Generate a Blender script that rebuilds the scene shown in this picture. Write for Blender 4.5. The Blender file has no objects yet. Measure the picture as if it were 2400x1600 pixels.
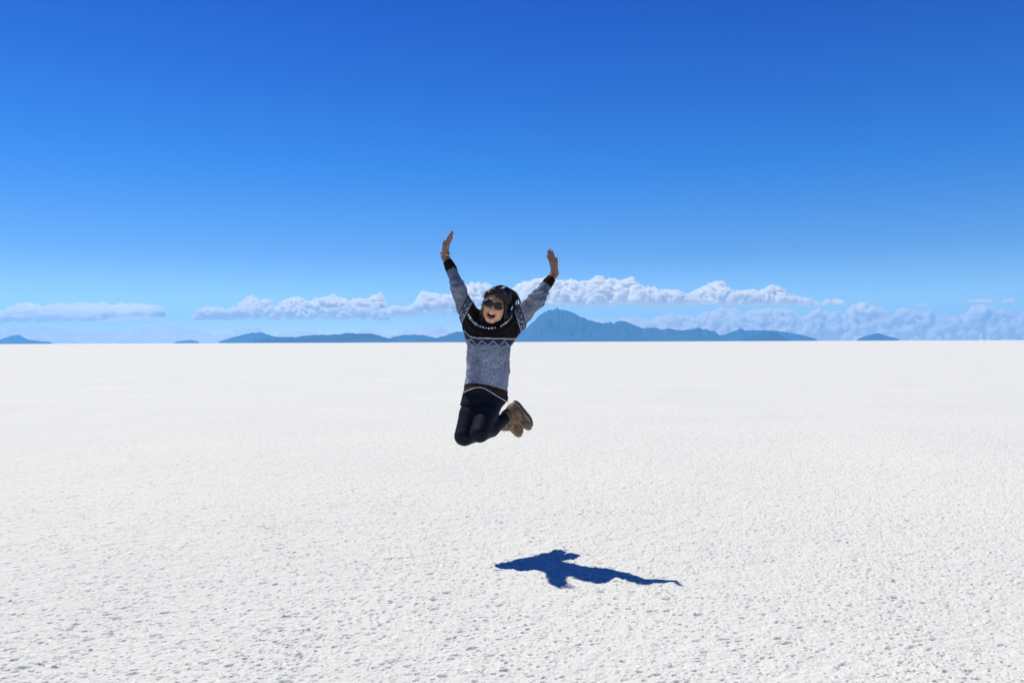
import bpy, math, random
import numpy as np
from mathutils import Vector, Matrix
rng = np.random.default_rng(7)
random.seed(7)
SC = bpy.context.scene
COL = SC.collection
F = 1868.0                       # focal length in pixels of the 2400 px wide photograph
CAM = np.array([0.0, 0.0, 1.35])
ROLL = math.atan(9.1 / 2400)
RE = 6371000.0

def PT(px, py, d):
    """pixel + distance -> metres in the place"""
    u, v = (px - 1200) / F, (800 - py) / F
    c, s = math.cos(ROLL), math.sin(ROLL)
    return np.array([(u * c + v * s) * d, d, (-u * s + v * c) * d]) + CAM

# ------------------------------------------------------------------ helpers
def link(name, verts, faces, mat=None, parent=None, smooth=True, col=None):
    me = bpy.data.meshes.new(name)
    verts = np.asarray(verts, dtype=np.float32)
    me.vertices.add(len(verts)); me.vertices.foreach_set('co', verts.ravel())
    if isinstance(faces, np.ndarray):
        n, k = faces.shape
        me.loops.add(n * k); me.loops.foreach_set('vertex_index', faces.astype(np.int32).ravel())
        me.polygons.add(n)
        me.polygons.foreach_set('loop_start', np.arange(0, n * k, k, dtype=np.int32))
        me.polygons.foreach_set('loop_total', np.full(n, k, dtype=np.int32))
    else:
        tot = [len(f) for f in faces]
        me.loops.add(sum(tot)); me.loops.foreach_set('vertex_index', [i for f in faces for i in f])
        me.polygons.add(len(faces))
        st = np.concatenate([[0], np.cumsum(tot)[:-1]]).astype(np.int32)
        me.polygons.foreach_set('loop_start', st); me.polygons.foreach_set('loop_total', np.array(tot, dtype=np.int32))
    me.update(calc_edges=True)
    me.polygons.foreach_set('use_smooth', np.full(len(me.polygons), smooth))
    if col is not None:
        at = me.color_attributes.new('tint', 'FLOAT_COLOR', 'POINT')
        c4 = np.ones((len(verts), 4), dtype=np.float32); c4[:, :3] = col
        at.data.foreach_set('color', c4.ravel())
    if mat: me.materials.append(mat)
    o = bpy.data.objects.new(name, me); COL.objects.link(o)
    if parent: o.parent = parent
    return o

def tag(o, label=None, cat=None, group=None, kind=None):
    if label: o['label'] = label
    if cat: o['category'] = cat
    if group: o['group'] = group
    if kind: o['kind'] = kind

def _h(ix, iy, iz, seed):
    with np.errstate(over='ignore'):
        h = (ix.astype(np.uint32) * np.uint32(374761393) + iy.astype(np.uint32) * np.uint32(668265263)
             + iz.astype(np.uint32) * np.uint32(2246822519) + np.uint32(seed * 3266489 + 17))
        h = (h ^ (h >> np.uint32(13))) * np.uint32(1274126177)
        h = (h ^ (h >> np.uint32(15))) * np.uint32(2246822519)
        h ^= h >> np.uint32(16)
    return h.astype(np.float32) * np.float32(2 / 4294967296.0) - 1

def noise3(x, y, z, seed=0):
    x = np.asarray(x); y = np.asarray(y) + x * 0; z = np.asarray(z) + x * 0
    ix, iy, iz = np.floor(x).astype(np.int64), np.floor(y).astype(np.int64), np.floor(z).astype(np.int64)
    fx, fy, fz = (x - ix), (y - iy), (z - iz)
    fx, fy, fz = [t * t * t * (t * (t * 6 - 15) + 10) for t in (fx, fy, fz)]
    r = 0
    for a in (0, 1):
        for b in (0, 1):
            for c in (0, 1):
                r = r + _h(ix + a, iy + b, iz + c, seed) * (fx if a else 1 - fx) * (fy if b else 1 - fy) * (fz if c else 1 - fz)
    return r

def noise2(x, y, seed=0):
    ix, iy = np.floor(x).astype(np.int64), np.floor(y).astype(np.int64)
    fx, fy = x - ix, y - iy
    fx, fy = [t * t * t * (t * (t * 6 - 15) + 10) for t in (fx, fy)]
    z = np.zeros_like(ix); r = 0
    for a in (0, 1):
        for b in (0, 1):
            r = r + _h(ix + a, iy + b, z, seed) * (fx if a else 1 - fx) * (fy if b else 1 - fy)
    return r

def sstep(a, b, x):
    t = np.clip((x - a) / (b - a), 0, 1); return t * t * (3 - 2 * t)

class Vol:
    """signed distance volume, meshed with surface nets"""
    def __init__(s, lo, hi, h):
        s.lo = np.array(lo, float); s.h = h
        s.n = np.ceil((np.array(hi) - s.lo) / h).astype(int) + 1
        s.f = np.full(s.n, 1e3 * h, dtype=np.float32)
    def _box(s, lo, hi):
        a = np.maximum(np.floor((lo - s.lo) / s.h).astype(int), 0)
        b = np.minimum(np.ceil((hi - s.lo) / s.h).astype(int) + 1, s.n)
        if (b <= a).any(): return None
        g = [(s.lo[i] + s.h * np.arange(a[i], b[i])).astype(np.float32) for i in range(3)]
        X, Y, Z = np.meshgrid(*g, indexing='ij')
        return tuple(slice(a[i], b[i]) for i in range(3)), X, Y, Z
    def add(s, fn, lo, hi, k=0.0, op='u'):
        m = k + 3 * s.h
        r = s._box(np.asarray(lo) - m, np.asarray(hi) + m)
        if r is None: return
        sl, X, Y, Z = r
        d = fn(X, Y, Z).astype(np.float32); f = s.f[sl]
        if op == 'u':
            if k > 0:
                h = np.maximum(k - np.abs(f - d), 0) / k
                s.f[sl] = np.minimum(f, d) - h * h * k * 0.25
            else: s.f[sl] = np.minimum(f, d)
        elif op == 's':
            d = -d
            if k > 0:
                h = np.maximum(k - np.abs(f - d), 0) / k
                s.f[sl] = np.maximum(f, d) + h * h * k * 0.25
            else: s.f[sl] = np.maximum(f, d)
    def cap(s, a, b, ra, rb, k=0.01):
        a = np.asarray(a, float); b = np.asarray(b, float); ab = b - a; L2 = float(ab @ ab) + 1e-12
        R = max(ra, rb)
        def fn(X, Y, Z):
            x, y, z = X - a[0], Y - a[1], Z - a[2]
            t = np.clip((x * ab[0] + y * ab[1] + z * ab[2]) / L2, 0, 1)
            return np.sqrt((x - t * ab[0]) ** 2 + (y - t * ab[1]) ** 2 + (z - t * ab[2]) ** 2) - (ra + (rb - ra) * t)
        s.add(fn, np.minimum(a, b) - R, np.maximum(a, b) + R, k)
    def ell(s, c, r, M=None, k=0.01, op='u'):
        """M rows = local axes in the world"""
        c = np.asarray(c, float); r = np.asarray(r, float); M = np.eye(3) if M is None else M; R = r.max()
        def fn(X, Y, Z):
            x, y, z = X - c[0], Y - c[1], Z - c[2]
            q = [(M[i][0] * x + M[i][1] * y + M[i][2] * z) for i in range(3)]
            k0 = np.sqrt((q[0] / r[0]) ** 2 + (q[1] / r[1]) ** 2 + (q[2] / r[2]) ** 2)
            k1 = np.sqrt((q[0] / r[0] ** 2) ** 2 + (q[1] / r[1] ** 2) ** 2 + (q[2] / r[2] ** 2) ** 2) + 1e-9
            return k0 * (k0 - 1) / k1
        s.add(fn, c - R, c + R, k, op)
    def loft(s, secs, k=0.01):
        """secs: (x, y, z, rx, ry) from top to bottom; horizontal elliptical sections"""
        A = np.array(sorted(secs, key=lambda q: q[2])); zz = A[:, 2]
        def fn(X, Y, Z):
            zc = np.clip(Z, zz[0], zz[-1])
            cx, cy, rx, ry = [np.interp(zc, zz, A[:, i]) for i in (0, 1, 3, 4)]
            e = Z - zc
            q = np.sqrt(((X - cx) / rx) ** 2 + ((Y - cy) / ry) ** 2)
            d = (q - 1) * np.minimum(rx, ry)
            return np.where(e == 0, d, np.sqrt(np.maximum(d + 0.02, 0) ** 2 + e * e) - 0.02)
        R = A[:, 3:].max()
        s.add(fn, A[:, :3].min(0) - [R, R, 0.03], A[:, :3].max(0) + [R, R, 0.03], k)
    def mesh(s):
        f = s.f; ins = f < 0
        n = np.array(f.shape)
        c = ins[:-1, :-1, :-1].astype(np.uint8)
        tot = np.zeros_like(c)
        for a in (0, 1):
            for b in (0, 1):
                for d in (0, 1):
                    tot += ins[a:n[0] - 1 + a, b:n[1] - 1 + b, d:n[2] - 1 + d]
        act = (tot > 0) & (tot < 8)
        idx = np.argwhere(act); I, J, K = idx.T
        P = np.zeros((len(idx), 3)); cnt = np.zeros(len(idx))
        for a0 in [(0, 0, 0, 1, 0, 0), (0, 1, 0, 1, 1, 0), (0, 0, 1, 1, 0, 1), (0, 1, 1, 1, 1, 1),
                   (0, 0, 0, 0, 1, 0), (1, 0, 0, 1, 1, 0), (0, 0, 1, 0, 1, 1), (1, 0, 1, 1, 1, 1),
                   (0, 0, 0, 0, 0, 1), (1, 0, 0, 1, 0, 1), (0, 1, 0, 0, 1, 1), (1, 1, 0, 1, 1, 1)]:
            p, q = np.array(a0[:3]), np.array(a0[3:])
            fa = f[I + p[0], J + p[1], K + p[2]].astype(float); fb = f[I + q[0], J + q[1], K + q[2]].astype(float)
            m = (fa < 0) != (fb < 0)
            t = np.where(m, fa / np.where(m, fa - fb, 1), 0)
            P[m] += (p + np.outer(t, q - p))[m]; cnt[m] += 1
        P = P / cnt[:, None] + idx
        vid = np.full(act.shape, -1, dtype=np.int64); vid[I, J, K] = np.arange(len(idx))
        faces = []
        for ax in range(3):
            b, c_ = (ax + 1) % 3, (ax + 2) % 3
            s0 = [slice(1, -1)] * 3; s0[ax] = slice(0, -1); s1 = [slice(1, -1)] * 3; s1[ax] = slice(1, None)
            A0 = ins[tuple(s0)]; A1 = ins[tuple(s1)]
            e = np.argwhere(A0 != A1); flip = A0[tuple(e.T)]
            e = e + np.array([0 if i == ax else 1 for i in range(3)])
            db = np.zeros(3, int); db[b] = 1; dc = np.zeros(3, int); dc[c_] = 1
            q = [vid[tuple((e - o).T)] for o in (0 * db, db, db + dc, dc)]
            Q = np.stack(q, 1); Q[~flip] = Q[~flip][:, ::-1]
            faces.append(Q)
        Fc = np.concatenate(faces); Fc = Fc[(Fc >= 0).all(1)]
        return s.lo + P * s.h, Fc

def nrm(v): v = np.asarray(v, float); return v / np.linalg.norm(v)

class MB:
    """plain mesh builder"""
    def __init__(s): s.v = []; s.f = []
    def add(s, v, f):
        o = len(s.v); s.v += [tuple(map(float, p)) for p in v]; s.f += [tuple(i + o for i in q) for q in f]
    def tube(s, pts, rad, n=6):
        pts = np.asarray(pts, float); m = len(pts); rad = np.broadcast_to(rad, (m,))
        t = np.gradient(pts, axis=0); t /= np.linalg.norm(t, axis=1)[:, None] + 1e-12
        a = np.cross(t[0], [0.3, 0.2, 0.9]); a = nrm(a); V = []
        for i in range(m):
            a = a - t[i] * (a @ t[i]); a = nrm(a); b = np.cross(t[i], a)
            for j in range(n):
                w = 2 * math.pi * j / n
                V.append(pts[i] + rad[i] * (math.cos(w) * a + math.sin(w) * b))
        Fc = [(i * n + j, i * n + (j + 1) % n, (i + 1) * n + (j + 1) % n, (i + 1) * n + j) for i in range(m - 1) for j in range(n)]
        Fc += [tuple(range(n))[::-1], tuple((m - 1) * n + j for j in range(n))]
        s.add(V, Fc)
    def ring(s, c, a, b, ra, rb, r, n=40, k=8):
        """closed elliptical ring in the plane a,b"""
        c, a, b = map(np.asarray, (c, a, b)); nn = np.cross(a, b); V = []
        for i in range(n):
            w = 2 * math.pi * i / n; d = a * math.cos(w) * ra + b * math.sin(w) * rb
            o = nrm(a * math.cos(w) / ra + b * math.sin(w) / rb)
            for j in range(k):
                q = 2 * math.pi * j / k; V.append(c + d + r * (math.cos(q) * o + math.sin(q) * nn))
        s.add(V, [(i * k + j, ((i + 1) % n) * k + j, ((i + 1) % n) * k + (j + 1) % k, i * k + (j + 1) % k) for i in range(n) for j in range(k)])
    def ball(s, c, r, M=None, n=10, m=7):
        r = np.broadcast_to(r, (3,)); M = np.eye(3) if M is None else np.asarray(M); V = []; Fc = []
        for i in range(m + 1):
            th = math.pi * i / m
            for j in range(n):
                w = 2 * math.pi * j / n
                l = np.array([math.sin(th) * math.cos(w), math.sin(th) * math.sin(w), math.cos(th)]) * r
                V.append(np.asarray(c) + l @ M)
        for i in range(m):
            for j in range(n):
                Fc.append((i * n + j, (i + 1) * n + j, (i + 1) * n + (j + 1) % n, i * n + (j + 1) % n))
        s.add(V, Fc)
    def box(s, c, half, M=None, bev=0.25):
        M = np.eye(3) if M is None else np.asarray(M); half = np.asarray(half); b = half.min() * bev; V = []
        for z in (-1, 1):
            for q, zz in (((1.0), 1 - b / half[2]), ((1.0), 1)):
                ins = b if zz == 1 else 0
                for (x, y) in ((-1, -1), (1, -1), (1, 1), (-1, 1)):
                    V.append(np.asarray(c) + np.array([x * (half[0] - ins), y * (half[1] - ins), z * half[2] * zz]) @ M)
        # rings: bottom inner.. order
        r = lambda k: [k * 4 + i for i in range(4)]
        lo_o, lo_i, hi_o, hi_i = r(0), r(1), r(2), r(3); Fc = [tuple(lo_i[::-1]), tuple(hi_i)]
        for A, B in ((lo_i, lo_o), (lo_o, hi_o), (hi_o, hi_i)):
            Fc += [(A[i], A[(i + 1) % 4], B[(i + 1) % 4], B[i]) for i in range(4)]
        s.add(V, Fc)
    def build(s, name, mat, parent=None, smooth=True): return link(name, s.v, s.f, mat, parent, smooth)

# ------------------------------------------------------------------ materials
def newmat(name):
    m = bpy.data.materials.new(name); m.use_nodes = True
    nt = m.node_tree; b = nt.nodes['Principled BSDF']; return m, nt, b
def N(nt, t, **kw):
    n = nt.nodes.new(t)
    for k, v in kw.items(): setattr(n, k, v)
    return n
def mixc(nt, fac, a, b, blend='MIX'):
    m = N(nt, 'ShaderNodeMix', data_type='RGBA', blend_type=blend)
    for s, v in ((m.inputs[0], fac), (m.inputs[6], a), (m.inputs[7], b)):
        if isinstance(v, bpy.types.NodeSocket): nt.links.new(v, s)
        elif isinstance(v, (int, float)): s.default_value = v
        else: s.default_value = (*v, 1)
    return m.outputs[2]
def noise(nt, scale, detail=4, rough=0.55, vec=None, mapscale=None):
    n = N(nt, 'ShaderNodeTexNoise'); n.inputs['Scale'].default_value = scale
    n.inputs['Detail'].default_value = detail; n.inputs['Roughness'].default_value = rough
    if vec is None:
        tc = N(nt, 'ShaderNodeTexCoord'); vec = tc.outputs['Object']
    if mapscale:
        mp = N(nt, 'ShaderNodeMapping'); mp.inputs['Scale'].default_value = mapscale
        nt.links.new(vec, mp.inputs['Vector']); vec = mp.outputs[0]
    nt.links.new(vec, n.inputs['Vector']); return n.outputs['Fac']
def ramp(nt, fac, stops):
    r = N(nt, 'ShaderNodeValToRGB'); e = r.color_ramp.elements
    while len(e) < len(stops): e.new(0.5)
    for el, (p, c) in zip(e, stops): el.position = p; el.color = (*c, 1) if not isinstance(c, (int, float)) else (c, c, c, 1)
    nt.links.new(fac, r.inputs[0]); return r.outputs[0]
def bump(nt, b, h, strength, dist):
    n = N(nt, 'ShaderNodeBump'); n.inputs['Strength'].default_value = strength; n.inputs['Distance'].default_value = dist
    nt.links.new(h, n.inputs['Height']); nt.links.new(n.outputs[0], b.inputs['Normal']); return n
def simple(name, c1, c2, scale, rough=0.6, bscale=None, bdist=0.001, **kw):
    m, nt, b = newmat(name); f = noise(nt, scale, 4)
    nt.links.new(mixc(nt, ramp(nt, f, [(0.35, 0.0), (0.65, 1.0)]), c1, c2), b.inputs['Base Color'])
    b.inputs['Roughness'].default_value = rough
    if bscale: bump(nt, b, noise(nt, bscale, 3), 0.6, bdist)
    for k, v in kw.items(): b.inputs[k.replace('_', ' ')].default_value = v
    return m

def tintmat(name, rough, nscale, nlo, nhi, bscale=None, bdist=0.001, maps=None, **kw):
    """colour comes from the woven / natural pattern and painted shade stored on the mesh, grained by fine noise"""
    m, nt, b = newmat(name); at = N(nt, 'ShaderNodeVertexColor'); at.layer_name = 'tint'
    f = ramp(nt, noise(nt, nscale, 3, 0.6, mapscale=maps), [(0.36, nlo), (0.64, nhi)])
    nt.links.new(mixc(nt, 1.0, at.outputs[0], f, 'MULTIPLY'), b.inputs['Base Color'])
    b.inputs['Roughness'].default_value = rough
    if bscale: bump(nt, b, noise(nt, bscale, 3), 0.7, bdist)
    for k, v in kw.items(): b.inputs[k.replace('_', ' ')].default_value = v
    return m

M = {}
M['skin'] = tintmat('skin', 0.42, 60, 0.88, 1.08, 900, 0.0004, Subsurface_Weight=0.12, Subsurface_Scale=0.01)
M['knit'] = tintmat('knit', 0.9, 210, 0.45, 1.75, 260, 0.0025, maps=(1, 1, 0.55), Sheen_Weight=0.04, Specular_IOR_Level=0.08)
M['leggings'] = simple('leggings', (0.006, 0.0075, 0.014), (0.010, 0.012, 0.021), 25, 0.62, 700, 0.0004, Sheen_Weight=0.05, Sheen_Roughness=0.3, Specular_IOR_Level=0.12)
M['black_cloth'] = simple('black_cloth', (0.006, 0.007, 0.010), (0.010, 0.011, 0.015), 60, 0.7, 300, 0.0008, Specular_IOR_Level=0.12)
M['leather'] = simple('leather', (0.055, 0.029, 0.014), (0.25, 0.145, 0.070), 30, 0.6, 150, 0.002)
M['suede'] = simple('suede', (0.13, 0.085, 0.05), (0.26, 0.19, 0.12), 70, 0.85, 300, 0.001)
M['lining'] = simple('lining', (0.34, 0.23, 0.20), (0.50, 0.37, 0.33), 90, 0.85, 300, 0.001)
M['rubber'] = simple('rubber', (0.015, 0.014, 0.014), (0.045, 0.042, 0.038), 80, 0.75, 200, 0.001)
M['midsole'] = simple('midsole', (0.20, 0.15, 0.13), (0.36, 0.27, 0.24), 50, 0.7, 200, 0.001)
M['sock'] = simple('sock', (0.55, 0.32, 0.29), (0.75, 0.55, 0.50), 90, 0.9, 400, 0.001)
M['lace'] = simple('lace', (0.25, 0.18, 0.10), (0.55, 0.42, 0.30), 200, 0.8)
M['metal'] = simple('metal', (0.6, 0.6, 0.6), (0.75, 0.73, 0.7), 200, 0.25, Metallic=1.0)
M['hair'] = simple('hair', (0.004, 0.003, 0.0035), (0.012, 0.008, 0.008), 120, 0.24, Specular_IOR_Level=0.7)
M['frame'] = simple('frame', (0.006, 0.005, 0.006), (0.012, 0.010, 0.011), 100, 0.18)
M['lens'] = simple('lens', (0.008, 0.0075, 0.009), (0.012, 0.011, 0.013), 30, 0.16, Specular_IOR_Level=0.3)
M['pearl'] = simple('pearl', (0.80, 0.78, 0.74), (0.88, 0.86, 0.84), 200, 0.2)
M['tooth'] = simple('tooth', (0.78, 0.75, 0.70), (0.88, 0.86, 0.82), 200, 0.25)
M['tongue'] = simple('tongue', (0.36, 0.07, 0.06), (0.50, 0.13, 0.11), 150, 0.35)
M['yellow'] = simple('yellow', (0.42, 0.50, 0.03), (0.62, 0.62, 0.07), 300, 0.6)
M['thread'] = simple('thread', (0.03, 0.045, 0.03), (0.07, 0.08, 0.05), 300, 0.7)
M['piping'] = simple('piping', (0.50, 0.47, 0.46), (0.68, 0.64, 0.62), 300, 0.8)

def salt_material():
    m, nt, b = newmat('salt_crust'); tc = N(nt, 'ShaderNodeTexCoord'); v = tc.outputs['Object']
    big = ramp(nt, noise(nt, 0.35, 5, 0.6, v), [(0.3, (0.685, 0.69, 0.69)), (0.7, (0.73, 0.73, 0.715))])
    grain = ramp(nt, noise(nt, 60, 4, 0.7, v), [(0.3, 0.93), (0.7, 1.05)])
    c = mixc(nt, 1.0, big, grain, 'MULTIPLY')
    sp = ramp(nt, noise(nt, 45, 1, 0.4, v), [(0.74, 0.0), (0.78, 1.0)])
    c = mixc(nt, sp, c, (0.97, 0.97, 0.97))  # white specks: crystal glints painted into the salt colour
    nt.links.new(c, b.inputs['Base Color'])
    b.inputs['Roughness'].default_value = 0.85; b.inputs['Specular IOR Level'].default_value = 0.2
    n1 = noise(nt, 28, 5, 0.62, v)
    n2 = noise(nt, 8, 3, 0.6, v)
    ad = N(nt, 'ShaderNodeMath', operation='MULTIPLY_ADD'); nt.links.new(n2, ad.inputs[0]); ad.inputs[1].default_value = 2.2; nt.links.new(n1, ad.inputs[2])
    bump(nt, b, ad.outputs[0], 0.8, 0.014)
    return m
M['salt'] = salt_material()

# ------------------------------------------------------------------ ground (one sheet, follows the earth's curve)
def build_ground():
    rs = [0.3, 0.8, 1.3, 1.8, 2.2, 2.5]; r = 2.5
    while r < 15:
        step = max(0.003, 0.24 * r * r / (1.35 * 797)); r += step; rs.append(r)
    while r < 60: r *= 1.012; rs.append(r)
    while r * 1.06 < 24200: r *= 1.06; rs.append(r)
    rs.append(24200.0)
    rs = np.array(rs, dtype=np.float64)
    lim = math.radians(40); na = 1700
    th = np.concatenate([np.linspace(-lim, lim, na), np.linspace(lim, 2 * math.pi - lim, 90)[1:-1]])
    R, T = np.meshgrid(rs, th, indexing='ij')
    X = R * np.sin(T); Y = R * np.cos(T)
    Z = -R * R / (2 * RE)
    m = R < 60
    x, y = X[m], Y[m]
    wx = x + 0.012 * noise2(x / 0.05, y / 0.05, 21); wy = y + 0.012 * noise2(x / 0.05, y / 0.05, 22)
    n1 = noise2(wx / 0.040, wy / 0.040, 1); n2 = noise2(wx / 0.019, wy / 0.019, 2); n3 = noise2(x / 0.009, y / 0.009, 3)
    lo = noise2(x / 0.35, y / 0.35, 4); lo2 = noise2(x / 1.3, y / 1.3, 5)
    z = 0.0018 * n2 + 0.0013 * n3 + 0.0016 * n1 + 0.004 * lo + 0.012 * lo2
    # scattered little pits and crystals, one or none per cell
    def pits(cell, rmin, rmax, prob, deep, seed):
        wx_ = x + 0.35 * rmax * noise2(x / (rmax * 1.1), y / (rmax * 1.1), seed + 3); wy_ = y + 0.35 * rmax * noise2(x / (rmax * 1.1), y / (rmax * 1.1), seed + 4)
        gx, gy = wx_ / cell, wy_ / cell; ix, iy = np.floor(gx).astype(np.int64), np.floor(gy).astype(np.int64)
        zz = np.zeros_like(ix); d = np.zeros_like(x)
        thr = prob * (1 + 0.4 * lo + 0.2 * n1)
        for a in (-1, 0, 1):
            for b in (-1, 0, 1):
                jx, jy = ix + a, iy + b
                on = (0.5 + 0.5 * _h(jx, jy, zz, seed)) < thr
                px_ = (jx + .5 + .42 * _h(jx, jy, zz + 1, seed)) * cell; py_ = (jy + .5 + .42 * _h(jx, jy, zz + 2, seed)) * cell
                r = rmin + (rmax - rmin) * (0.5 + 0.5 * _h(jx, jy, zz + 3, seed)) ** 1.6
                q = np.hypot((wx_ - px_) * 0.62, wy_ - py_ + 0.25 * (px_ - wx_)) / r
                d = np.maximum(d, np.where(on, (1 - sstep(0.45, 1.0, q)) * r * deep, 0))
        return d
    z = z + 0.0016 * noise2(x / 0.085, y / 0.085, 7) - pits(0.105, 0.010, 0.021, 0.30, 0.75, 201)
    z = z - pits(0.034, 0.0050, 0.0110, 0.42, 1.25, 101) - pits(0.019, 0.0030, 0.0055, 0.30, 1.2, 131) + pits(0.041, 0.0045, 0.010, 0.22, 0.8, 161)
    fade = 1 - sstep(9, 20, R[m])
    Z[m] += z * fade
    V = np.stack([X, Y, Z], -1).reshape(-1, 3)
    nr, nc = R.shape
    i = np.arange(nr - 1)[:, None] * nc; j = np.arange(nc)[None, :]; j2 = (j + 1) % nc
    Q = np.stack([i + j, i + j2, i + nc + j2, i + nc + j], -1).reshape(-1, 4)[:, ::-1]
    V = np.vstack([V, [0, 0, 0]])
    o = link('salt_flat', V, Q, M['salt'])
    tag(o, kind='structure', label='white salt crust flat reaching the horizon')
build_ground()

# ------------------------------------------------------------------ mountains
def hazy_rock(name, c1, c2, scale):
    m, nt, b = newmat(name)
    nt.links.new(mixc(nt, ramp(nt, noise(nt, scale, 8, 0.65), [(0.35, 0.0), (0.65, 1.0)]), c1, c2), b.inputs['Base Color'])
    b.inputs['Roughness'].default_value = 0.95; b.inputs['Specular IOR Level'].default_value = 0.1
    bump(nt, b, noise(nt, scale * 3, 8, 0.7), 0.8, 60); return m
M['hazy_rock'] = hazy_rock('hazy_rock', (0.028, 0.055, 0.115), (0.050, 0.090, 0.17), 0.0012)  # blue of the distant air put into the stone colour itself
M['hazy_ash'] = hazy_rock('hazy_ash', (0.032, 0.062, 0.125), (0.070, 0.115, 0.20), 0.0011)  # volcano slopes, also coloured with the blue of distance haze

def mountain(name, prof, dist, depth, seed, mat, label, group=None, lift=0.0, rough=1.0):
    prof = sorted(prof); px = np.array([p[0] for p in prof], float); py = np.array([p[1] for p in prof], float)
    nu = int(max(60, (px[-1] - px[0]) * 1.0)); nv = 70
    U = np.linspace(px[0], px[-1], nu)
    top = np.interp(U, px, py)
    hz = 805.7 - 9.1 * U / 2400
    base = np.array([PT(u, h, dist) for u, h in zip(U, hz)])
    ridge = np.array([PT(u, t, dist) for u, t in zip(U, top)])
    zb = -dist ** 2 / (2 * RE)          # foot on the curved salt
    s = F / dist
    jag = (noise2(U / 9.0, U * 0 + seed, 31) * 1.0 + noise2(U / 3.5, U * 0 + seed, 32) * 0.5) / s * rough
    H = ridge[:, 2] - zb + jag * np.clip((hz - top) / 15, 0, 1)
    vv = np.linspace(-1, 1, nv)
    V = np.zeros((nu, nv, 3))
    bot = zb - 2.0
    for k, v in enumerate(vv):
        x = base[:, 0] + 0.0 * v; y = dist + v * depth
        spur = noise2(U / 16.0 + seed, np.full(nu, v * 3.0), 33 + seed) * 0.5 + noise2(U / 6.0 + seed, np.full(nu, v * 6.0), 34 + seed) * 0.28
        a = abs(v); sh = (1 - a) ** 1.25
        hh = H * np.clip(sh * (1 + spur * a * 0.9), 0, 1) * (1.0 if k in (nv // 2,) else 0.995)
        V[:, k] = np.stack([x * (y / dist), np.full(nu, y), zb + np.maximum(hh, 0)], -1)
    V[:, 0, 2] = V[:, -1, 2] = bot
    Vf = V.reshape(-1, 3)
    i = np.arange(nu - 1)[:, None] * nv; j = np.arange(nv - 1)[None, :]
    Q = np.stack([i + j, i + nv + j, i + nv + j + 1, i + j + 1], -1).reshape(-1, 4)
    # closed underside and ends
    o2 = len(Vf); B = Vf.copy(); B[:, 2] = bot
    e = [0, nu - 1]
    Vall = np.vstack([Vf, B])
    Qb = Q[:, ::-1] + o2
    side = []
    for ii in e:
        for jj in range(nv - 1):
            a, b = ii * nv + jj, ii * nv + jj + 1
            side.append((a, b, b + o2, a + o2) if ii == 0 else (b, a, a + o2, b + o2))
    Q = np.vstack([Q, Qb, np.array(side)])
    o = link(name, Vall, Q, mat); tag(o, label, 'mountain' if name != 'island_hill' else 'hill', group); o['kind'] = 'structure'
    return o
MG = 'blue mountains along the horizon'
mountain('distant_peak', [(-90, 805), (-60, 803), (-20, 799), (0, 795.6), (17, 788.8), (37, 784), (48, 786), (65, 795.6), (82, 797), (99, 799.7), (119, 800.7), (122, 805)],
         22800, 1200, 1, M['hazy_rock'], 'pale rounded blue peak at the far left end of the horizon')
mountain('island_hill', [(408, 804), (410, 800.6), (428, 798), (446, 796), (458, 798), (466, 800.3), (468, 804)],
         23300, 400, 2, M['hazy_rock'], 'tiny flat blue islet alone on the horizon, left of the twin peaked mountain', rough=0.3)
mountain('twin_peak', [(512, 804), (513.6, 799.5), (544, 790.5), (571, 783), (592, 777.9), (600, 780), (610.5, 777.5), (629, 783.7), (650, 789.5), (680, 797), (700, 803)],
         21500, 1100, 3, M['hazy_rock'], 'pale twin peaked mountain rising behind the left end of the long dark ridge', rough=0.5)
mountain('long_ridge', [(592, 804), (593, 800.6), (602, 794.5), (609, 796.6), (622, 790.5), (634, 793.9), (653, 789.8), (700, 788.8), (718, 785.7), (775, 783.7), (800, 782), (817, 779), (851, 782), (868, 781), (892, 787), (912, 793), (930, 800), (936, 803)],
         14500, 800, 4, M['hazy_rock'], 'long low dark blue ridge on the horizon, left of the jumping person')
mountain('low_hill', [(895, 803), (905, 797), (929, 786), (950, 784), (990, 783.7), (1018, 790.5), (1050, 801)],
         18500, 800, 5, M['hazy_rock'], 'low blue hill between the long dark ridge and the slope behind the person')
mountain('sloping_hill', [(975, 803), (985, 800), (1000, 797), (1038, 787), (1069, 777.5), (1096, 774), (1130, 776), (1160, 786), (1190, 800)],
         15800, 900, 6, M['hazy_rock'], 'blue hill sloping up and passing behind the sweater of the jumping person')
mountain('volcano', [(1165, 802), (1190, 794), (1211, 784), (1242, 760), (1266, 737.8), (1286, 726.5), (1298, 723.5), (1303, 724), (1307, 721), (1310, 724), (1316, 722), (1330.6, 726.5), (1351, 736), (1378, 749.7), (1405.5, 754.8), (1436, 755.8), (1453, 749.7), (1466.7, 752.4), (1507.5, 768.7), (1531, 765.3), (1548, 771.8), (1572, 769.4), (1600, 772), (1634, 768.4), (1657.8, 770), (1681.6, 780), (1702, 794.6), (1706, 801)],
         17000, 2100, 7, M['hazy_ash'], 'largest blue volcano with a jagged summit, right of the jumping person', rough=2.2)
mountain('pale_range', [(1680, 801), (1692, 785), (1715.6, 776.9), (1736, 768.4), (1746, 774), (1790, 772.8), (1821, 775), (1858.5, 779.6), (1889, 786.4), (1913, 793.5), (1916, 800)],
         20500, 1200, 8, M['hazy_rock'], 'pale blue range with a small pointed top, behind the dark cone', rough=0.6)
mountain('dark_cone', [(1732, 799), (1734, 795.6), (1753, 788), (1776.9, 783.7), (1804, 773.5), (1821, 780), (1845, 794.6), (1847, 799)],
         15000, 800, 9, M['hazy_rock'], 'darker blue cone standing before the pale range')
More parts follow.
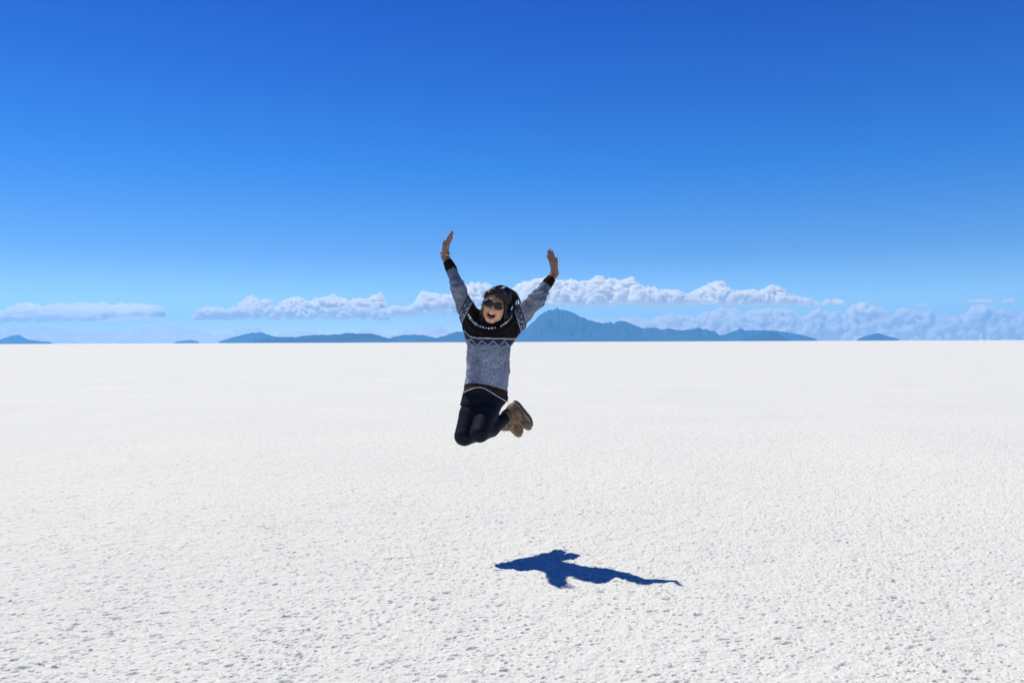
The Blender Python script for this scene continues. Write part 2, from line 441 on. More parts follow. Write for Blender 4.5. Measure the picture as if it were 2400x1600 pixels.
mountain('island_hill', [(2008, 799), (2009.9, 794.4), (2028.6, 787), (2055.8, 779.6), (2076, 785.4), (2106.8, 794.4), (2109, 799)],
         19500, 700, 10, M['hazy_rock'], 'lone blue island hill near the right end of the horizon', rough=0.4)

# ------------------------------------------------------------------ haze
HZ_D, HZ_TOP = 24600.0, 800.0
HAZE_COL = (0.155, 0.52, 1.0); HAZE_DEN = 4.6e-5
def haze():
    lo = np.array([-HZ_D, -HZ_D, -47.6]); hi = np.array([HZ_D, HZ_D, HZ_TOP])
    V = [(x, y, z) for x in (lo[0], hi[0]) for y in (lo[1], hi[1]) for z in (lo[2], hi[2])]
    Fc = [(0, 1, 3, 2), (4, 6, 7, 5), (0, 4, 5, 1), (2, 3, 7, 6), (0, 2, 6, 4), (1, 5, 7, 3)]
    m = bpy.data.materials.new('haze'); m.use_nodes = True; nt = m.node_tree; nt.nodes.clear()
    out = N(nt, 'ShaderNodeOutputMaterial'); pv = N(nt, 'ShaderNodeVolumePrincipled')
    pv.inputs['Color'].default_value = (*HAZE_COL, 1); pv.inputs['Density'].default_value = HAZE_DEN
    pv.inputs['Anisotropy'].default_value = 0.25
    nt.links.new(pv.outputs[0], out.inputs['Volume'])
    o = link('haze', V, Fc, m, smooth=False); tag(o, kind='stuff', label='clear blue air over the salt flat', cat='haze')
haze()

# ------------------------------------------------------------------ clouds
CLOUD_G = 0.4
def cloud_material(dens):
    """droplets: a white scattering volume filling the closed cloud mesh"""
    m = bpy.data.materials.new('cloud'); m.use_nodes = True; nt = m.node_tree; nt.nodes.clear()
    out = N(nt, 'ShaderNodeOutputMaterial'); pv = N(nt, 'ShaderNodeVolumePrincipled')
    pv.inputs['Color'].default_value = (0.999, 0.999, 0.999, 1); pv.inputs['Density'].default_value = dens
    pv.inputs['Anisotropy'].default_value = CLOUD_G
    nt.links.new(pv.outputs[0], out.inputs['Volume']); return m
CM = {}
def cloudmat(d):
    if d not in CM: CM[d] = cloud_material(d)
    return CM[d]

def cloud(name, top, base, dist, label, thick=40, hmax=16, seed=1, h=1.5, density=1.0, fr=None, group=None, flat=0.0, thin=1.0, soft=9.0):
    """top outline in photograph pixels; volume of piled puffs between outline and base, built in pixel units then scaled to metres"""
    r = np.random.default_rng(seed)
    top = sorted(top); tx = np.array([t[0] for t in top], float); ty = np.array([t[1] for t in top], float)
    if isinstance(base, (int, float)): base = [(tx[0], base), (tx[-1], base)]
    bx = np.array([b[0] for b in base], float); by = np.array([b[1] for b in base], float)
    x0, x1 = tx[0], tx[-1]; yb = by.max(); yt = ty.min()
    thick *= 1.25
    vol = Vol((x0 - 8, -thick * 1.5 - 12, -yb - 6), (x1 + 8, thick * 2.3 + 12, -yt + 8), h)
    n = int((x1 - x0) * density * 2.0)
    for i in range(n):
        x = r.uniform(x0, x1); T = np.interp(x, tx, ty); B = np.interp(x, bx, by); H = B - T
        if H < 1.5: continue
        R = min(H * 0.48, r.uniform(0.3, 1.0) ** 1.0 * hmax); R = max(R, min(2.2, H * .5))
        u = r.uniform(0, 1) ** 0.7
        yy = T + R + (1 - u) * max(H - 2 * R, 0)
        # keep the puff under the outline at its sides too
        for dx in (-0.7 * R, 0.7 * R):
            yy = max(yy, np.interp(x + dx, tx, ty) + R * 0.72)
        if yy + R * .5 > B: yy = B - R * .5
        up_ = min(1, max(0, (B - yy) / max(B - yt, 1)))
        dep = thick * (3.2 * up_ - 1.2 + r.uniform(-.30, .30))
        fl = 1 - flat * .6
        vol.ell((x, dep, -yy), (R * (1 + flat * 2), R * (1.1 + flat), R * fl), k=R * 0.22)
    # fractal cauliflower on the distance field near the surface
    f = vol.f; band = np.abs(f) < 12
    I, J, K = np.nonzero(band)
    X = vol.lo[0] + I * h; Y = vol.lo[1] + J * h; Z = vol.lo[2] + K * h
    nz = 0
    for s_, a_ in ((22, 3.5), (10, 3.6), (5, 2.0), (2.8, 1.0)):
        q = noise3(X / s_, Y / s_, Z / s_, seed * 7 + int(s_)); nz = nz + a_ * (np.abs(q) * 2 - 0.75)
    f[I, J, K] -= nz * (fr or (0.75 if hmax > 8 else 0.45))
    # flat base
    zz = (vol.lo[2] + np.arange(f.shape[2]) * h)[None, None, :]; xx = vol.lo[0] + np.arange(f.shape[0]) * h
    bb = -np.interp(xx, bx, by)[:, None, None]
    yy_ = (vol.lo[1] + np.arange(f.shape[1]) * h)[None, :, None]
    wob = 1.6 * noise3(xx[:, None, None] / 12 + yy_ * 0, yy_ / 12 + xx[:, None, None] * 0, 0 * (xx[:, None, None] + yy_), seed + 50)
    vol.f = np.maximum(f, (bb + wob) - zz).astype(np.float32)
    V, Q = vol.mesh()
    c, s = math.cos(ROLL), math.sin(ROLL); d = dist
    sc = d / F
    u = (V[:, 0] - 1200) * sc; v = (800 + V[:, 2]) * sc
    kf = 1 + V[:, 1] / F
    W = np.stack([(u * c + v * s) * kf, d + V[:, 1] * sc, (-u * s + v * c) * kf + CAM[2]], -1)
    o = link(name, W, Q, cloudmat(round(0.035 * thin ** 5, 4)))
    tag(o, label, 'cloud', group); return o

cloud('cumulus_cloud', [(-60, 745), (-30, 730), (0, 737), (20, 719), (34, 714), (51, 707), (71, 706), (95, 717), (136, 710), (184, 708), (235, 708), (258, 711), (320, 709), (352, 713), (372, 717), (380, 726)],
      [(-60, 757), (80, 757), (230, 755), (380, 742)], 32240, 'wide flat topped pale cloud at the left edge, above the leftmost peak', seed=11, thin=0.97, soft=7, hmax=13, flat=0.35)
cloud('cloud_strip', [(240, 752), (262, 744), (290, 742), (310, 737), (330, 741), (350, 742), (372, 745), (392, 750), (415, 753)], 757, 31000,
      'thin ragged strip of cloud just below the flat topped left cloud', seed=12, thin=0.80, soft=7, hmax=7, h=1.2, thick=16)
cloud('cumulus_cloud', [(436, 748), (450, 742), (466, 725), (478, 718), (490, 720), (508, 716), (520, 722), (530, 727), (545, 722), (560, 712), (572, 700), (584, 690), (594, 691), (602, 700), (615, 701), (628, 698), (634, 705), (637, 724), (645, 722), (655, 707), (670, 700), (685, 696), (697, 695), (710, 702), (724, 706), (735, 702), (752, 695), (768, 690), (780, 686), (792, 686), (800, 694), (812, 702), (830, 700), (848, 700), (862, 698), (876, 690), (889, 686), (900, 692), (903, 704), (902, 722), (905, 744)], 750, 31000,
      'row of white cumulus heaps with a tall twin hump, above the long dark ridge', seed=13, hmax=14, thick=36)
cloud('cumulus_cloud', [(900, 738), (912, 724), (926, 716), (940, 720), (955, 720), (970, 708), (982, 690), (992, 681), (1006, 679), (1022, 680), (1026, 690), (1036, 694), (1050, 686), (1070, 683), (1085, 672), (1096, 664), (1115, 660), (1130, 658), (1144, 661), (1152, 669), (1153, 682), (1160, 690), (1180, 692), (1195, 700), (1200, 712)], [(900, 742), (1050, 740), (1200, 734)], 31620,
      'white cumulus behind the head and left arm of the jumping person', seed=14, hmax=15, thick=40)
cloud('cumulus_cloud', [(1190, 690), (1196, 677), (1212, 668), (1230, 660), (1250, 654), (1276, 649), (1300, 652), (1316, 655), (1330, 652), (1345, 657), (1358, 663), (1372, 658), (1388, 649), (1405, 645), (1416, 648), (1422, 656), (1434, 651), (1450, 655), (1462, 656), (1470, 647), (1480, 641), (1487, 645), (1490, 658), (1500, 666), (1518, 670), (1530, 670), (1540, 680), (1552, 684), (1566, 679), (1580, 677), (1592, 684), (1605, 690), (1620, 689), (1632, 681), (1644, 667), (1660, 661), (1675, 659), (1690, 660), (1703, 665), (1708, 677), (1720, 681), (1750, 680), (1778, 685), (1792, 680), (1800, 672), (1818, 666), (1828, 670), (1839, 678), (1842, 690), (1860, 694), (1882, 698), (1900, 703), (1916, 706), (1924, 712)],
      [(1190, 722), (1300, 722), (1500, 720), (1600, 717), (1924, 717)], 31000,
      'largest bank of bright white cumulus heaps, above the volcano', seed=15, hmax=17, thick=46)
cloud('small_cloud', [(1925, 712), (1932, 704), (1945, 703), (1960, 700), (1972, 702), (1978, 709), (1980, 713)], 716, 31310,
      'small bright puff just off the right end of the largest cloud bank', seed=16, hmax=6, h=1.0, thick=12)
cloud('low_cloud_bank', [(1430, 765), (1453, 748), (1465, 742), (1480, 738), (1495, 743), (1512, 748), (1530, 746), (1550, 736), (1575, 729), (1600, 733), (1615, 740), (1640, 735), (1652, 728), (1668, 731), (1688, 720), (1710, 719), (1732, 722), (1740, 736), (1755, 728), (1775, 719), (1810, 718), (1838, 720), (1870, 731), (1885, 742), (1904, 727), (1920, 722), (1937, 722), (1965, 731), (1980, 730), (1990, 718), (2001, 712), (2012, 702), (2024, 700), (2032, 710), (2042, 716), (2066, 716), (2080, 728), (2088, 733), (2102, 724), (2120, 719), (2132, 727), (2150, 724), (2178, 726), (2195, 733), (2229, 739), (2250, 733), (2272, 726), (2280, 712), (2300, 711), (2326, 717), (2332, 724), (2365, 726), (2390, 730), (2430, 728), (2470, 745)], 812, 38440,
      'long hazy low cloud bank filling the horizon at the right', seed=17, thin=0.85, soft=34, hmax=15, thick=30)
cloud('small_cloud', [(2264, 707), (2274, 700), (2290, 700), (2306, 699), (2320, 701), (2325, 706)], 710, 34100,
      'flat little cloud floating above the low bank, second from the right edge', seed=18, thin=0.80, soft=4, hmax=4, h=0.9, thick=9)
cloud('small_cloud', [(2340, 707), (2352, 702), (2364, 699), (2370, 692), (2374, 704)], 709, 34100,
      'tiny wispy cloud with an upward flick, close to the right edge', seed=19, thin=0.80, soft=4, hmax=3.5, h=0.8, thick=7)
cloud('small_cloud', [(2140, 715), (2150, 711), (2165, 712), (2176, 715)], 718, 34100,
      'faint small streak of cloud over the middle of the low bank', seed=20, fr=.12, density=3.0, thin=0.75, soft=3, hmax=3, h=0.8, thick=7)
cloud('low_cloud_bank', [(-80, 775), (-20, 776), (0, 780), (30, 768), (60, 764), (100, 760), (140, 770), (200, 772), (260, 772), (320, 768), (345, 763), (362, 765), (392, 760), (412, 761), (430, 766), (450, 769), (476, 775), (510, 780), (540, 776), (556, 770), (590, 765), (608, 765), (615, 776), (640, 786), (660, 778), (690, 775), (740, 773), (748, 782), (800, 790)], 814, 40920,
      'long hazy low cloud bank behind the leftmost peak', seed=21, thin=0.72, soft=16, hmax=8, thick=24)
cloud('low_cloud_bank', [(835, 785), (844, 775), (860, 769), (872, 768), (884, 778), (910, 782), (935, 778), (955, 770), (975, 770), (1000, 763), (1020, 763), (1034, 761), (1050, 767), (1066, 768), (1080, 776), (1095, 788)], 812, 39060,
      'pale low cloud behind the hills just left of the person', seed=22, thin=0.78, soft=12, hmax=7, thick=20)
cloud('small_cloud', [(1376, 753), (1388, 745), (1400, 741), (1408, 744), (1414, 754)], 760, 34720,
      'small pale puff peeping over the right shoulder of the volcano', seed=23, thin=0.80, soft=6, hmax=6, h=1.0, thick=9)

# ------------------------------------------------------------------ the person
person = bpy.data.objects.new('person', None); COL.objects.link(person)
person.location = PT(1140, 1040, 5.15); 
tag(person, 'laughing dark haired person in patterned sweater and black leggings jumping with arms raised', 'person')
bpy.context.view_layer.update()
INV = np.array(person.matrix_world.inverted())
ORG = np.array(person.location)
def plink(name, V, Q, mat, parent=None, col=None, smooth=True):
    V = np.asarray(V, float) - ORG
    return link(name, V, Q, mat, parent or person, smooth, col)
def pbuild(mb, name, mat, parent=None, smooth=True): return plink(name, mb.v, mb.f, mat, parent, None, smooth)

# head frame
HC = PT(1162, 713, 5.11)
fw = nrm([-0.13, -1, -0.10]); up = np.array([math.sin(math.radians(17)), -0.05, math.cos(math.radians(17))]); up = nrm(up - fw * (up @ fw)); rt = np.cross(up, fw)
HM = np.array([rt, up, fw])
def H(x, y, z): return HC + np.array([x, y, z]) @ HM
def hl(V): return (np.asarray(V) - HC) @ HM.T

W1 = PT(1043, 600, 5.09); E1 = PT(1073, 676, 5.03); S1 = PT(1104, 743, 5.19)
W2 = PT(1300, 640, 5.08); E2 = PT(1259, 701, 5.00); S2 = PT(1206, 749, 5.19)
K1 = PT(1124, 1014.5, 5.04); A1 = PT(1190.5, 976, 5.29); HP1 = PT(1157, 925, 5.23)     # her left leg (right in the photo)
K2 = PT(1088.5, 1021, 5.09); A2 = PT(1178, 990, 5.35); HP2 = PT(1117, 925, 5.23)

CU1o, CU1i = PT(1049, 613, 5.083), PT(1060, 635, 5.065)
CU2o, CU2i = PT(1292.5, 652, 5.067), PT(1280.5, 668.5, 5.048)
def build_body():
    lo = np.array([PT(1025, 560, 5.17)[0] - .03, 4.86, 0.60]); hi = np.array([PT(1320, 560, 5.17)[0] + .02, 5.60, PT(1050, 535, 5.17)[2] + .02])
    v = Vol(lo, hi, 0.0031)
    # head
    v.ell(H(0, .022, -.018), (.073, .088, .090), HM, 0)
    v.ell(H(0, -.030, .018), (.059, .078, .066), HM, .03)
    v.ell(H(0, -.062, .020), (.050, .046, .056), HM, .03)
    v.cap(H(-.010, -.100, .050), H(.010, -.100, .050), .017, .017, .028)
    for s in (-1, 1):
        v.ell(H(s * .036, -.030, .056), (.021, .019, .020), HM, .025)
        v.cap(H(s * .012, .026, .082), H(s * .042, .024, .066), .010, .009, .016)
        v.ell(H(s * .030, .004, .083), (.013, .010, .008), HM, .01, 's')
        v.ell(H(s * .029, .003, .070), (.0125, .0115, .012), HM, .003)
        v.ell(H(s * .073, -.004, -.006), (.008, .030, .018), HM, .008)
        v.ell(H(s * .0105, -.037, .088), (.0075, .0065, .009), HM, .007)
        v.cap(H(s * .05, -.03, .03), H(s * .043, -.078, .025), .012, .012, .02)
    v.cap(H(0, .012, .083), H(0, -.030, .103), .0075, .0095, .012)
    v.ell(H(0, -.034, .100), (.0105, .009, .010), HM, .008)
    for s in (-1, 1): v.ell(H(s * .006, -.0425, .098), (.0035, .003, .005), HM, .002, 's')
    # lips round an open mouth
    n = 22
    for i in range(n):
        a0, a1 = 2 * math.pi * i / n, 2 * math.pi * (i + 1) / n
        def lp(a):
            x = math.cos(a) * .0275; y = math.sin(a) * (.0135 if math.sin(a) > 0 else .0215)
            return H(x, -.067 + y + abs(x) * .16, .083 - x * x * 17)
        v.cap(lp(a0), lp(a1), .0045, .0045, .005)
    v.ell(H(0, -.067, .080), (.0250, .0150, .030), HM, .002, 's')
    v.ell(H(0, -.075, .076), (.0185, .0150, .026), HM, .002, 's')
    # neck and trunk (under the clothes)
    nb = PT(1155, 778, 5.2)
    v.cap(H(0, -.065, -.028), nb, .050, .056, .03)
    T = [PT(1155, 760, 5.2), PT(1150, 800, 5.2), PT(1145, 850, 5.22), PT(1140, 890, 5.23), PT(1138, 930, 5.24)]
    rr = [(.095, .075), (.115, .09), (.10, .08), (.105, .08), (.12, .09)]
    v.loft([(*t, *r) for t, r in zip(T, rr)], .03)
    for S, E, W in ((S1, E1, W1), (S2, E2, W2)):
        v.cap(PT(1155, 765, 5.2), S, .045, .045, .03)
        ci, co = (CU1i, CU1o) if W is W1 else (CU2i, CU2o)
        v.cap(S, E, .040, .033, .02); v.cap(E, ci, .033, .0265, .01); v.cap(ci, co, .0265, .0235, .008); v.cap(co, W, .0235, .0225, .01)
    for HP, K, A in ((HP1, K1, A1), (HP2, K2, A2)):
        v.cap(HP, K, .072, .048, .04); v.cap(K, A, .048, .034, .01)
    # hands
    def hand(W, E, pts, hs=.87, fan=.9):
        """pts: palm direction, across (towards thumb), spread list"""
        a, l, bend = pts; a = nrm(a); l = nrm(l - a * (l @ a)); n = np.cross(a, l)
        n = n if bend[1] > 0 else -n
        arm = nrm(W - E)
        v.cap(W - arm * .02, W, .0235, .022, .012); v.cap(W, W + a * .022, .0225, .021, .015)
        tips = []
        spec = [(.030, .083, (.042, .026, .021), .0084, 6.5), (.010, .088, (.047, .030, .023), .0088, 1.0), (-.010, .083, (.043, .028, .022), .0084, -4), (-.029, .073, (.034, .021, .019), .0074, -10)]
        for off, kn, segs, r, spr in spec:
            kn = kn * hs; segs = [q * hs for q in segs]
            k0 = W + a * .018 + l * off * .62; k1 = W + a * kn + l * off
            v.cap(k0, k1, .0125, .0105, .012)
            d = nrm(a + l * math.tan(math.radians(spr * fan))); p = k1; cur = bend[0]
            for i, sg in enumerate(segs):
                d = nrm(d + n * math.radians(cur[i] + off * 30)); q = p + d * sg
                v.cap(p, q, r * (1 - .08 * i), r * (1 - .08 * (i + 1)), .0035); p = q
        # thumb leaves the side of the palm
        t0 = W + a * .020 + l * .022 + n * bend[2]; t1 = W + a * .046 + l * .043 + n * bend[2] * 1.3; t2 = t1 + nrm(a * 1.0 + l * .55) * .028; t3 = t2 + nrm(a * 1.1 + l * .15) * .022
        v.cap(t0, t1, .016, .0115, .012); v.cap(t1, t2, .0105, .0095, .004); v.cap(t2, t3, .0095, .0075, .003)
    hand(W1, E1, (PT(1049, 568, 5.08) - W1, np.array([-.16, -.98, 0.0]), ((9, 7, 5), 1 if True else -1, -.004)))
    hand(W2, E2, (PT(1298, 610, 5.14) - PT(1303, 640, 5.15), np.array([.40, -.92, 0.0]), ((-7, -6, -4), 1, -.002)), .82, 1.0)
    V, Q = v.mesh()
    L = hl(V); x, y, z = L.T
    c = np.tile(np.array([0.68, 0.35, 0.205]), (len(V), 1))
    face = (np.abs(x) < .09) & (y > -.13) & (y < .13)
    c *= (1 + 0.05 * noise3(V[:, 0] * 40, V[:, 1] * 40, V[:, 2] * 40, 3))[:, None]
    ck = np.exp(-(((np.abs(x) - .038) / .018) ** 2 + ((y + .032) / .016) ** 2)) * (z > .03)
    c = c * (1 - .35 * ck[:, None]) + np.array([.62, .24, .17]) * .35 * ck[:, None]
    ly = np.where(y + .067 > 0, .0135, .0215); yy = y + .067 - np.abs(x) * .16
    rr_ = np.sqrt((x / .0275) ** 2 + (yy / ly) ** 2)
    lips = face & (rr_ < 1.24) & (z > .055)
    inn = face & (rr_ < .80) & (z > .02)
    c[lips] = (0.50, 0.12, 0.085); c[inn & (z < .082)] = (0.10, 0.012, 0.012)
    hand_shade = V[:, 2] > 1.75
    c[hand_shade] *= np.array([.33, .29, .30])  # raised hands and wrists: same skin, their shade painted in as darker colour
    return plink('body', V, Q, M['skin'], col=c)
body = build_body()

# ---- sweater
def zpx(py, d=5.2): return PT(1150, 0, d)[2] + np.asarray(py) * (PT(1150, 1, d)[2] - PT(1150, 0, d)[2])
def xpx(px, d=5.2): return PT(0, 800, d)[0] + np.asarray(px) * (PT(1, 800, d)[0] - PT(0, 800, d)[0])
HEM = np.array([(1060, 925), (1089, 919), (1100, 913), (1112, 907), (1123, 905), (1135, 907), (1150, 915), (1165, 925), (1178, 933), (1187, 940), (1210, 948)], float)
BAND = np.array([(1060, 900), (1090, 899), (1102, 896.5), (1123, 896.5), (1150, 901), (1175, 909), (1191, 917), (1210, 921)], float)
def curve_z(tab, X): return zpx(0) + (np.interp(X, xpx(tab[:, 0]), tab[:, 1])) * (zpx(1) - zpx(0))

def build_sweater():
    v = Vol((xpx(1034), 4.92, zpx(955)), (xpx(1306), 5.42, zpx(606)), 0.0031)
    secs = [(1154, 738, 36, .075, 5.185), (1154, 748, 47, .095, 5.185), (1152, 765, 57, .112, 5.185), (1149, 788, 54.5, .118, 5.185), (1146, 812, 51, .112, 5.19),
            (1144, 845, 50, .106, 5.20), (1143, 870, 50, .108, 5.205), (1141, 895, 51.5, .113, 5.21), (1139, 915, 52, .116, 5.21), (1137, 955, 50.5, .116, 5.21)]
    v.loft([(xpx(a), d, zpx(b), w / 360, ry) for a, b, w, ry, d in secs], 0)
    # sleeves
    v.cap(S1, PT(1091, 719, 5.13), .064, .056, .045); v.cap(PT(1091, 719, 5.13), E1, .056, .045, .02); v.cap(E1, CU1i, .045, .034, .02)
    v.cap(S2, PT(1229, 731, 5.13), .064, .060, .045); v.cap(PT(1229, 731, 5.13), E2, .060, .049, .02); v.cap(E2, CU2i, .049, .033, .02)
    v.cap(PT(1104, 745, 5.19), PT(1138, 757, 5.19), .052, .045, .03); v.cap(PT(1206, 751, 5.19), PT(1172, 760, 5.19), .048, .045, .03)
    # armpit cloth
    v.cap(PT(1098, 750, 5.19), PT(1108, 790, 5.19), .045, .035, .04); v.cap(PT(1214, 760, 5.19), PT(1190, 795, 5.19), .05, .035, .04)
    # folds
    f = v.f; I, J, K = np.nonzero(np.abs(f) < .02)
    X = v.lo[0] + I * v.h; Y = v.lo[1] + J * v.h; Z = v.lo[2] + K * v.h
    d1 = (X * .75 + Z * .65); d2 = (-X * .6 + Z * .8)
    low = sstep(zpx(800), zpx(850), Z)
    fo = .006 * noise3(d1 * 26, d2 * 7, Y * 8, 61) * low + .005 * noise3(d2 * 30, d1 * 8, Y * 8, 62) + .003 * noise3(X * 60, Y * 60, Z * 60, 63)
    # crossing arm folds near the elbows and armpits
    for E in (E1, E2, S1, S2):
        w = np.exp(-((X - E[0]) ** 2 + (Y - E[1]) ** 2 + (Z - E[2]) ** 2) / .07 ** 2)
        fo += w * .006 * np.sin(noise3(X * 14, Y * 14, Z * 14, 64) * 3 + Z * 150)
    f[I, J, K] -= fo.astype(np.float32)
    # opening for the neck, hem cut
    v.ell(PT(1153, 737, 5.13), (.057, .085, .042), None, .012, 's')
    zz = (v.lo[2] + v.h * np.arange(f.shape[2]))[None, None, :]; xx = (v.lo[0] + v.h * np.arange(f.shape[0]))
    v.f = np.maximum(v.f, (curve_z(HEM, xx)[:, None, None] - zz)).astype(np.float32)
    V, Q = v.mesh(); X, Y, Z = V.T
    # ---- knitted pattern
    def seg(a, b): ab = b - a; t = ((V - a) @ ab) / (ab @ ab); return t
    pxl = (X - xpx(0)) / (xpx(1) - xpx(0)); pyl = (Z - zpx(0)) / (zpx(1) - zpx(0))
    heather = np.array([.205, .235, .300]); navy = np.array([.022, .032, .065]); black = np.array([.004, .0038, .005]); brown = np.array([.022, .012, .009]); white = np.array([.40, .39, .42])
    c = np.tile(heather, (len(V), 1))
    c *= (1 + .30 * noise3(X * 18, Y * 18, Z * 10, 71))[:, None]
    wl = np.interp(pxl, [1090, 1097, 1104, 1120, 1150, 1198], [776, 784, 789, 792.5, 793, 794.5])   # white rule under the yoke
    armL = (E1 - S1); armR = (E2 - S2)
    tL = ((V - S1) @ armL) / (armL @ armL); tR = ((V - S2) @ armR) / (armR @ armR)
    # sleeve seams: planes across the upper arm
    nL = nrm(np.array([-.80, 0, .45])); sL = (V - PT(1095, 734, 5.15)) @ nL
    nR = nrm(np.array([.95, 0, .30])); sR = (V - PT(1213, 752, 5.15)) @ nR
    on_sl = sL > 0; on_sr = sR > 0
    torso = ~on_sl & ~on_sr
    yoke = torso & (pyl < wl)
    c[yoke] = black
    # dim rows of brown and grey motifs in the yoke
    r = np.hypot((pxl - 1150) / 1.25, pyl - 735)
    ang = np.arctan2(pyl - 725, pxl - 1150)
    row = (np.sin(r * 1.05) > .35) & (np.sin(ang * 55 + np.floor(r / 6) * 1.3) > -.2) & (r > 33)
    c[yoke & row] = (.018, .017, .023)
    row2 = (np.abs(r - 50) < 1.6); c[yoke & row2] = (.022, .016, .014)
    low_y = yoke & (pyl > wl - 9); c[low_y] = brown * .5
    # white beads under the collar; the gap paints shade hiding a few
    rb = np.hypot((pxl - 1150) / 1.18, (pyl - 726) * 1.0)
    ab = np.arctan2(pyl - 726, (pxl - 1150) / 1.18); sp = 5.9 / 44; da = (ab / sp - np.round(ab / sp)) * 5.9
    bi = np.round(ab / sp); bead = (np.hypot(da, rb - 44) < 1.75 + .45 * np.sin(bi * 2.3) + .5 * (np.abs(pxl - 1150) > 24)) & (pyl > 736) & ~((pxl > 1164) & (pxl < 1172))
    c[yoke & bead & (Y < 5.2)] = (.62, .60, .64)
    c[torso & (np.abs(pyl - wl) < 1.25)] = white
    nv_ = torso & (pyl > wl + 1.25) & (pyl < wl + 16 + 1.6 * np.sin(pxl * .21))
    c[nv_] = navy
    ph = ((pxl - 1106) / 25.5) % 1.0; zig = wl + 5 + np.abs(ph - 0.0 if False else np.minimum(ph, 1 - ph)) * 24
    c[nv_ & (np.abs(pyl - zig) < 1.1)] = (.30, .32, .40)
    c[nv_ & (pyl > zig + 1.3)] = (.06, .08, .13)
    c[nv_ & (np.minimum(ph, 1 - ph) < .06) & (np.abs(pyl - wl - 13) < 2)] = (.008, .01, .02)
    # sleeves: piping at the seam, navy geometric band, then heather
    c[on_sl | on_sr] *= .66  # same heather made darker, shade on the arms put into the colour
    for s_, on in ((sL, on_sl), (sR, on_sr)):
        c[on & (s_ < .045)] = (.030, .042, .075)
        c[on & (s_ < .0045)] = (.36, .35, .38)
        q = np.sin(Z * 210 + Y * 90)
        c[on & (np.abs(s_ - .022 - .010 * np.sign(q)) < .0022)] = (.25, .28, .36)
        c[on & (s_ > .012) & (s_ < .032) & (np.abs(q) < .16)] = (.25, .28, .36)
    bz = curve_z(BAND, X); band = (Z < bz); c[band] = brown * 1.0
    c[band & (np.abs(Z - bz) < .003)] *= .6
    m = band & (np.abs(Z - (bz * .42 + curve_z(HEM, X) * .58)) < .002) & (np.sin(X * 330) > .3); c[m] = (.06, .055, .065)
    return plink('sweater', V, Q, M['knit'], col=c)
sweater = build_sweater()

def cuff(name, a, b, r0, r1):
    mb = MB(); n = 28; d = nrm(a - b); u = nrm(np.cross(d, [0, 1, 0])); w = np.cross(d, u); V = []
    prof = [(-.006, r1 * .9), (-.004, r1 * 1.06), (.2, r1 * 1.08), (.45, r1 * 1.03), (.52, r1 * 1.07), (.75, r0 * 1.04), (.97, r0 * 1.05), (1.0, r0 * .99), (.97, r0 * .86), (.75, r0 * .80)]
    for t, r in prof:
        for j in range(n):
            q = 2 * math.pi * j / n; rr = r * (1 + .025 * math.sin(q * 3 + t * 4)) + .0007 * (j % 2)
            V.append(b + (a - b) * t + rr * (math.cos(q) * u + math.sin(q) * w))
    Fc = [(i * n + j, i * n + (j + 1) % n, (i + 1) * n + (j + 1) % n, (i + 1) * n + j) for i in range(len(prof) - 1) for j in range(n)]
    mb.add(V, Fc); return pbuild(mb, name, M['cuff'], sweater)
M['cuff'] = simple('cuff', (.006, .004, .004), (.020, .012, .010), 90, .9, 300, .0015, Specular_IOR_Level=0.1)
cuff('cuff', CU1o, CU1i, .030, .034)
cuff('cuff', CU2o, CU2i, .029, .033)
# white piping along the hem
mb = MB(); cy, ry = 5.21, .1165; pts = []
for i in range(160):
    w = 2 * math.pi * i / 160
    for _ in range(1):
        x = xpx(1139) + .1445 * math.cos(w); y = cy + .1165 * math.sin(w)
    pts.append((x, y, float(curve_z(HEM, np.array([x]))[0])))
pts.append(pts[0])
SV = np.array([v.co for v in sweater.data.vertices]) + ORG
fit = []
for p in pts:
    c0 = np.array([xpx(1139), 5.21]); dirv = nrm(np.array(p[:2]) - c0)
    near = SV[np.abs(SV[:, 2] - p[2] - .006) < .006]; rel = near[:, :2] - c0; along = rel @ dirv; perp = np.abs(rel @ np.array([-dirv[1], dirv[0]]))
    k = (perp < .006) & (along > 0)
    rr = along[k].max() if k.any() else .12
    fit.append((*(c0 + dirv * (rr + .0005)), p[2]))
fit = np.array(fit); ker = np.ones(5) / 5
sm = fit.copy()
for a in range(3):
    e = np.concatenate([fit[-6:-1, a], fit[:, a], fit[1:6, a]]); sm[:, a] = np.convolve(e, ker, 'same')[5:-5]
mb.tube(sm, .0028, 6); pbuild(mb, 'hem_piping', M['piping'], sweater)
# collar
v = Vol(PT(1115, 790, 5.0) - [0, .1, 0], PT(1195, 730, 5.35), .0031)
cc = PT(1154, 765, 5.165)
for i in range(28):
    a0, a1 = 2 * math.pi * i / 28, 2 * math.pi * (i + 1) / 28
    cp = lambda a: cc + np.array([.056 * math.cos(a) + .004, .060 * math.sin(a), .010 * math.sin(a) + .016 * abs(math.cos(a)) ** 2])
    v.cap(cp(a0), cp(a1), .011, .011, .004)
V, Q = v.mesh(); plink('collar', V, Q, M['cuff'], sweater)

